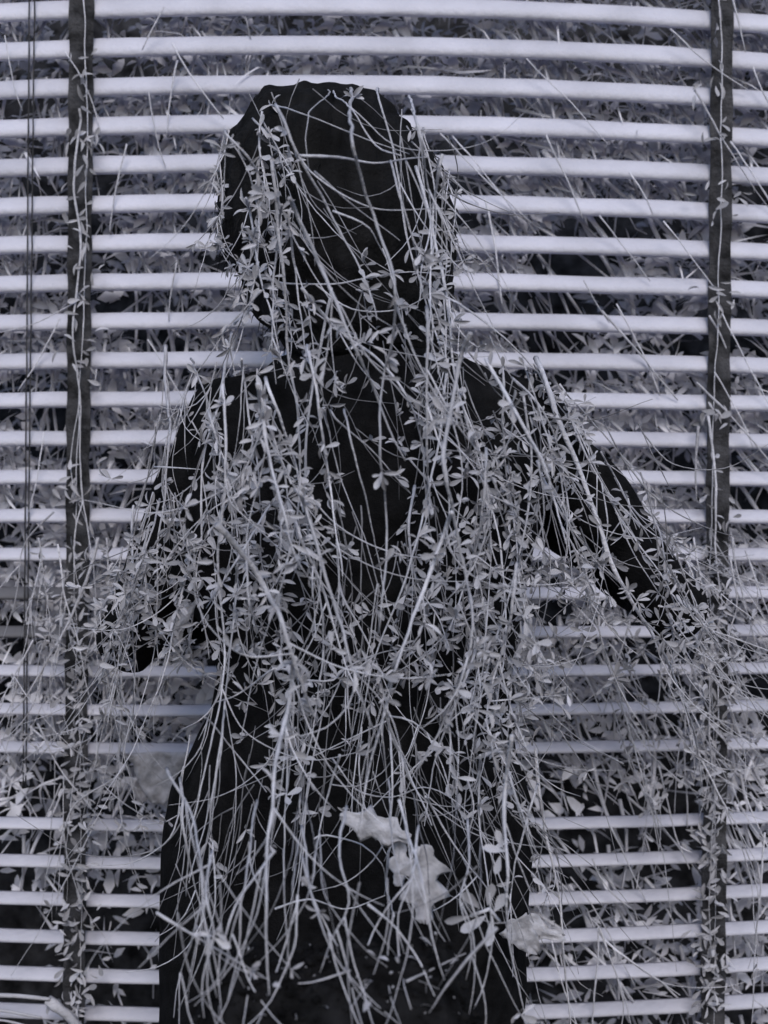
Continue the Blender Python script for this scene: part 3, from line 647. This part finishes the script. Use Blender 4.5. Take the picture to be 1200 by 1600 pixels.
TRACED = [(228, 170, 90, 190, 7), (262, 480, 82, 140, 6), (383, 490, 112, 170, 8), (300, 500, 100, 200, 5), (340, 500, 115, 190, 6), (205, 400, 80, 160, 4), (400, 490, 95, 120, 6), (165, 530, 95, 110, 4),
          (100, 560, 112, 150, 5), (230, 700, 115, 150, 7), (175, 720, 110, 150, 4), (250, 720, 100, 140, 5), (30, 800, 80, 160, 5), (195, 800, 100, 200, 6), (160, 850, 93, 200, 7)]
for k, (x, y, a, L, th) in enumerate(TRACED):
    back_twig(x, y, math.radians(a), L, th, 'pale twig behind the white slats left of the dark figure')
for k in range(60):                               # the right half, slanting down right
    x, y = random.uniform(690, 1180), random.uniform(-20, 800)
    if k < 14: x, y = random.uniform(560, 1150), random.uniform(-30, 60)
    back_twig(x, y, math.radians(random.gauss(57, 9)), random.uniform(90, 260), random.uniform(3, 6.5), 'pale twig slanting behind the white slats right of the dark figure')
for k in range(30):
    back_twig(random.uniform(835, 1180), random.uniform(1020, 1480), math.radians(random.gauss(68, 16)), random.uniform(90, 220), random.uniform(2.5, 5), 'thin twig behind the lower right slats under the elbow')
for k in range(22):
    x, y = random.uniform(0, 330), random.uniform(-20, 560)
    back_twig(x, y, math.radians(random.gauss(88, 28)), random.uniform(70, 190), random.uniform(2.5, 4.5), 'pale twig behind the white slats left of the dark figure')
for k in range(14):
    back_twig(random.uniform(0, 230), random.uniform(1000, 1330), math.radians(random.gauss(100, 25)), random.uniform(70, 170), random.uniform(2.5, 4.5), 'thin twig behind the lower left slats under the elbow')

for k in range(24):
    back_twig(random.uniform(640, 1190), random.uniform(-30, 760), math.radians(random.gauss(56, 8)), random.uniform(70, 200), random.uniform(2, 3.6), 'upper', True)
for k in range(12):
    back_twig(random.uniform(5, 320), random.uniform(-20, 700), math.radians(random.gauss(95, 20)), random.uniform(60, 170), random.uniform(2, 3.6), 'upper', True)
for k in range(14):
    back_twig(random.uniform(830, 1190), random.uniform(1030, 1480), math.radians(random.gauss(70, 14)), random.uniform(70, 200), random.uniform(2, 3.6), 'lower', True)

# ------------------------------------------------------------------ undergrowth on the bank: countless small leaves and grass
def undergrowth(n):
    shape = np.array([(0, 0, 0), (-.5, .45, .12), (.5, .45, .12), (-.32, .8, .02), (.32, .8, .02), (0, 1, -.1)])
    tri = np.array([(0, 2, 1), (1, 2, 4), (1, 4, 3), (3, 4, 5)])
    x = rng.uniform(-1.5, 1.5, n); z = rng.uniform(-.05, 2.7, n)
    den = np.array([noise.noise(Vector((a * 5.5, b * 7.5, 3))) + .5 * noise.noise(Vector((a * 15, b * 17, 8))) for a, b in zip(x, z)])
    low = np.clip((z - .50) / .45, 0.0, 1)
    lowk = np.where(x < -.1, low ** 1.6 * .95 + .05, .36 + .64 * np.clip((z - .9) / .4, 0, 1))
    keep = (den > -.06 + .08 * rng.standard_normal(n)) & (rng.uniform(0, 1, n) < lowk)
    x, z = x[keep], z[keep]; n = len(x); print('undergrowth leaves', n)
    y = .045 + rng.uniform(0, 1, n) ** 2.6 * (.26 + .08 * np.clip(z, 0, 2.7))
    ln = rng.uniform(.014, .040, n); wd = ln * rng.uniform(.25, .5, n)
    gr = rng.uniform(0, 1, n) < .24                # grass blades
    ln[gr] *= 2.6; wd[gr] *= .30
    nz = np.stack([rng.normal(-.08, .45, n), -np.abs(rng.normal(1, .3, n)), rng.normal(.5, .45, n)], 1); nz /= np.linalg.norm(nz, axis=1)[:, None]
    dy = np.stack([rng.normal(0, 1, n), rng.normal(0, .4, n), rng.normal(.0, .9, n)], 1)
    dy -= (dy * nz).sum(1)[:, None] * nz; dy /= np.linalg.norm(dy, axis=1)[:, None]
    dx = np.cross(dy, nz); c = np.stack([x, y, z], 1)
    co = c[:, None, :] + dx[:, None, :] * (shape[None, :, 0, None] * wd[:, None, None]) + dy[:, None, :] * (shape[None, :, 1, None] * ln[:, None, None]) + nz[:, None, :] * (shape[None, :, 2, None] * ln[:, None, None])
    # pale stalks among the leaves
    idx = (np.arange(n)[:, None, None] * 6 + tri[None]).reshape(-1)
    me = bpy.data.meshes.new('undergrowth'); me.vertices.add(n * 6); me.vertices.foreach_set('co', co.reshape(-1).astype(np.float32))
    me.loops.add(len(idx)); me.loops.foreach_set('vertex_index', idx.astype(np.int32))
    nf = n * 4; me.polygons.add(nf); me.polygons.foreach_set('loop_start', np.arange(0, nf * 3, 3, dtype=np.int32)); me.polygons.foreach_set('loop_total', np.full(nf, 3, dtype=np.int32))
    me.update(calc_edges=True); me.validate()
    o = link('undergrowth', me, M['under'])
    tag(o, 'dense tangle of small grey leaves and grass growing behind the slats', 'undergrowth', kind='stuff')
undergrowth(150000)
V, F = [], []                                     # the finer stalks of the thicket, too many to count
for k in range(2600):
    x = random.uniform(-1.3, 1.3); z = random.uniform(.25, 2.4); u, v_ = px_of(Vector((x, .1, z)))
    a = math.radians(random.gauss(88 if u < 480 else 58, 20 if u < 480 else 14)); L = random.uniform(.05, .22); y0 = random.uniform(.018, .06)
    if u < 420 and v_ > 1250 and random.random() < .75: continue
    if .5 * noise.noise(Vector((x * 4, z * 4, 2))) + random.uniform(-.3, .4) < 0: continue
    p = Vector((x, y0, z)); d = Vector((math.cos(a), random.gauss(0, .08), -math.sin(a))) * L; c = Vector((random.gauss(0, .1), 0, random.gauss(0, .1))) * L
    r = random.choice((.0012, .0016, .0022, .0032))
    tube([p, p + d * .33 + c, p + d * .67 + c, p + d], lambda t: r * (1 - .4 * t), 4, V, F)
stk = link('thicket_stalks', mesh('thicket_stalks', V, F, True), M['btwig']); tag(stk, 'mass of fine pale stalks in the thicket behind the slats', 'undergrowth', kind='stuff')

# ------------------------------------------------------------------ dead leaves, pebbles, sticks
def lobed(name, L, W, lobes, curl, seed, loc, rot, label, flat=False):
    r = random.Random(seed); n = 15; V, F = [], []
    for j in range(n + 1):
        t = j / n
        env = math.sin(math.pi * min(1, t * .93 + .05)) ** .7 if not flat else max(.02, 1.02 - t) ** .5 * (1 + .35 * noise.noise(Vector((t * 6, seed, 0))))
        ww = W * .5 * env * (1 if flat else (.76 + .24 * math.cos(lobes * 2 * math.pi * t + .4)) * r.uniform(.8, 1.15))
        for k in range(-3, 4):
            u = k / 3
            V.append((u * ww, t * L, curl * L * (t * t) * .4 - abs(u) * ww * .25 + .11 * L * noise.noise(Vector((u * 2.2, t * 4.5, seed)))))
    for j in range(n):
        for k in range(6):
            a = j * 7 + k; F.append((a, a + 1, a + 8, a + 7))
    me = mesh(name, V, F, True); o = link(name, me, M['dead'], loc=loc); o.rotation_euler = rot
    sm = o.modifiers.new('thick', 'SOLIDIFY'); sm.thickness = .0008
    tag(o, label, 'leaf', 'large dead leaves'); return o
def front(px, py, Y):
    h = on_mound(px, py + 40); return at(px, py, min(Y, h.y - .02) if h is not None else Y)
q = K * 1.62
lobed('dead_leaf', 115 * q, 62 * q, 3, .3, 3, front(640, 1312, -.70), (math.radians(75), 0, math.radians(0)), 'ragged pale dead leaf lying level over the right thigh').rotation_euler = (math.radians(70), math.radians(-74), 0)
lobed('dead_leaf', 118 * q, 82 * q, 3, -.3, 5, front(662, 1320, -.72), (math.radians(-82), 0, math.radians(12)), 'pale lobed dead leaf hanging point down above the earth')
lobed('dead_leaf', 70 * q, 48 * q, 2, .2, 9, front(622, 1385, -.68), (math.radians(80), 0, math.radians(-20)), 'small dim dead leaf left of the hanging lobed one')
lobed('dead_leaf', 92 * K * 2.1, 98 * K * 2.1, 1, .12, 12, at(248, 1174, -.016), (math.radians(-88), 0, math.radians(6)), 'broad pale leaf hanging from the slat at the left hip', True)
lobed('dead_leaf', 50 * K * 2.1, 52 * K * 2.1, 1, .25, 15, at(224, 1212, -.014), (math.radians(-80), 0, math.radians(24)), 'small pale leaf tip below the broad leaf at the left hip', True)
lobed('dead_leaf', 88 * K * 1.9, 46 * K * 1.9, 2, .3, 21, at(792, 1445, -.5), (math.radians(80), math.radians(102), 0), 'curled pale dead leaf at the right coat edge by the slats')
lobed('dead_leaf', 66 * K * 1.9, 50 * K * 1.9, 1, .2, 23, at(800, 1440, -.52), (math.radians(-80), math.radians(-38), 0), 'pale torn leaf under the curled one at the right coat edge', True)
lobed('dead_leaf', 62 * q, 34 * q, 1, .4, 27, at(268, 985, -.5), (math.radians(70), math.radians(40), 0), 'rounded pale leaf on the left elbow', True)
sp = link('leafy_sprig', None, loc=at(780, 1440, -.79)); tag(sp, 'sprig of large pale rounded leaves on the earth at lower right', 'sprig')
V, F = tube([at(780, 1440, -.79) - sp.location, at(765, 1420, -.80) - sp.location, at(735, 1432, -.80) - sp.location], lambda t: .002, 6)
link('stem', mesh('stem', V, F, True), M['stem'], sp)
for (x, y, ax, ay, ln) in ((735, 1432, -1, .05, 42), (755, 1438, -.7, .35, 40), (770, 1432, -.3, 1, 46), (750, 1420, -.6, -.7, 40), (772, 1425, .5, -.8, 36), (762, 1415, .1, -1, 38), (760, 1430, -.9, .7, 34),
                           (790, 1330, -.8, -.1, 38), (786, 1326, -.4, -1, 34), (782, 1336, -.3, 1, 30)):
    add_leaf(sp, front(x, y, -.80), Vector((ax, -.1, -ay)), ln * K * 1.5, me=LEAVES[3])

def pebble_mesh(seed):
    bm = bmesh.new(); bmesh.ops.create_icosphere(bm, subdivisions=2, radius=1)
    for v in bm.verts: v.co = v.co * (1 + .35 * noise.noise(v.co * 1.3 + Vector((seed, 0, 0)))); v.co.z *= .7
    me = bpy.data.meshes.new('pebble'); bm.to_mesh(me); bm.free(); me.materials.append(M['pebble'])
    me.polygons.foreach_set('use_smooth', [True] * len(me.polygons)); return me
PEB = [pebble_mesh(k * 3.3) for k in range(5)]
def pebble(px, py, r, label):
    p = on_mound(px, py)
    if p is None: return
    s = r * K * (p.y - CAM_Y); o = bpy.data.objects.new('pebble', random.choice(PEB)); col.objects.link(o)
    o.location = p + Vector((0, 0, s * .15)); o.rotation_euler = [random.uniform(0, 6) for _ in range(3)]; o.scale = (s, s * random.uniform(.7, 1), s * random.uniform(.7, 1))
    tag(o, label, 'pebble', 'pale pebbles on the dark earth')
pebble(620, 1502, 6.5, 'brightest pale pebble near the middle of the dark earth')
pebble(574, 1500, 4.5, 'pale pebble left of the brightest one on the earth')
pebble(611, 1521, 5, 'pebble just below the brightest one on the earth')
pebble(432, 1541, 7, 'pale pebble beside the foot of the long leafy thigh stem')
for k in range(150):
    pebble(random.uniform(270, 805), random.uniform(1400, 1598), random.choice((1.0, 1.2, 1.3, 1.6, 1.9, 2.2, 3.0)), 'tiny pale pebble scattered on the dark earth heap')

for k in range(34):                               # litter on the heap
    p = on_mound(random.uniform(290, 800), random.uniform(1425, 1598))
    if p is None: continue
    L = random.uniform(9, 26) * K * 1.5; o = bpy.data.objects.new('fallen_leaf', random.choice(LEAVES)); col.objects.link(o); o.location = p + Vector((0, -.001, .002)); o.scale = (L, L, L)
    o.rotation_euler = (random.uniform(.2, 1.0), random.uniform(-.5, .5), random.uniform(0, 6.3)); tag(o, 'small fallen leaf lying on the dark earth heap', 'leaf', 'small fallen leaves on the dark earth')

for k, (a, b, th, lab) in enumerate((((-40, 1556), (78, 1562), 8, 'bleached stick lying level at the bottom left corner'), ((-40, 1578), (66, 1590), 6, 'thin bleached stick below the level one at the bottom left'),
                                     ((-40, 1592), (52, 1604), 4, 'lowest thin pale stick at the bottom left corner'), ((76, 1562), (128, 1612), 17, 'thick short stub of pale branch at the bottom left'))):
    pa, pb = at(*a, -.06), at(*b, -.07); V, F = tube(stem_path([pa, pa.lerp(pb, .5) + Vector((0, 0, .003)), pb], .006, .002), lambda t: th * .5 * K * 2.2 * (1 - .25 * t), 8, knob=.3)
    o = link('stick', mesh('stick', [v - pa for v in V], F, True), M['stick'], loc=pa); tag(o, lab, 'stick', 'bleached sticks in the bottom left corner')
print('leaves', NLEAF, 'objects', len(bpy.data.objects))
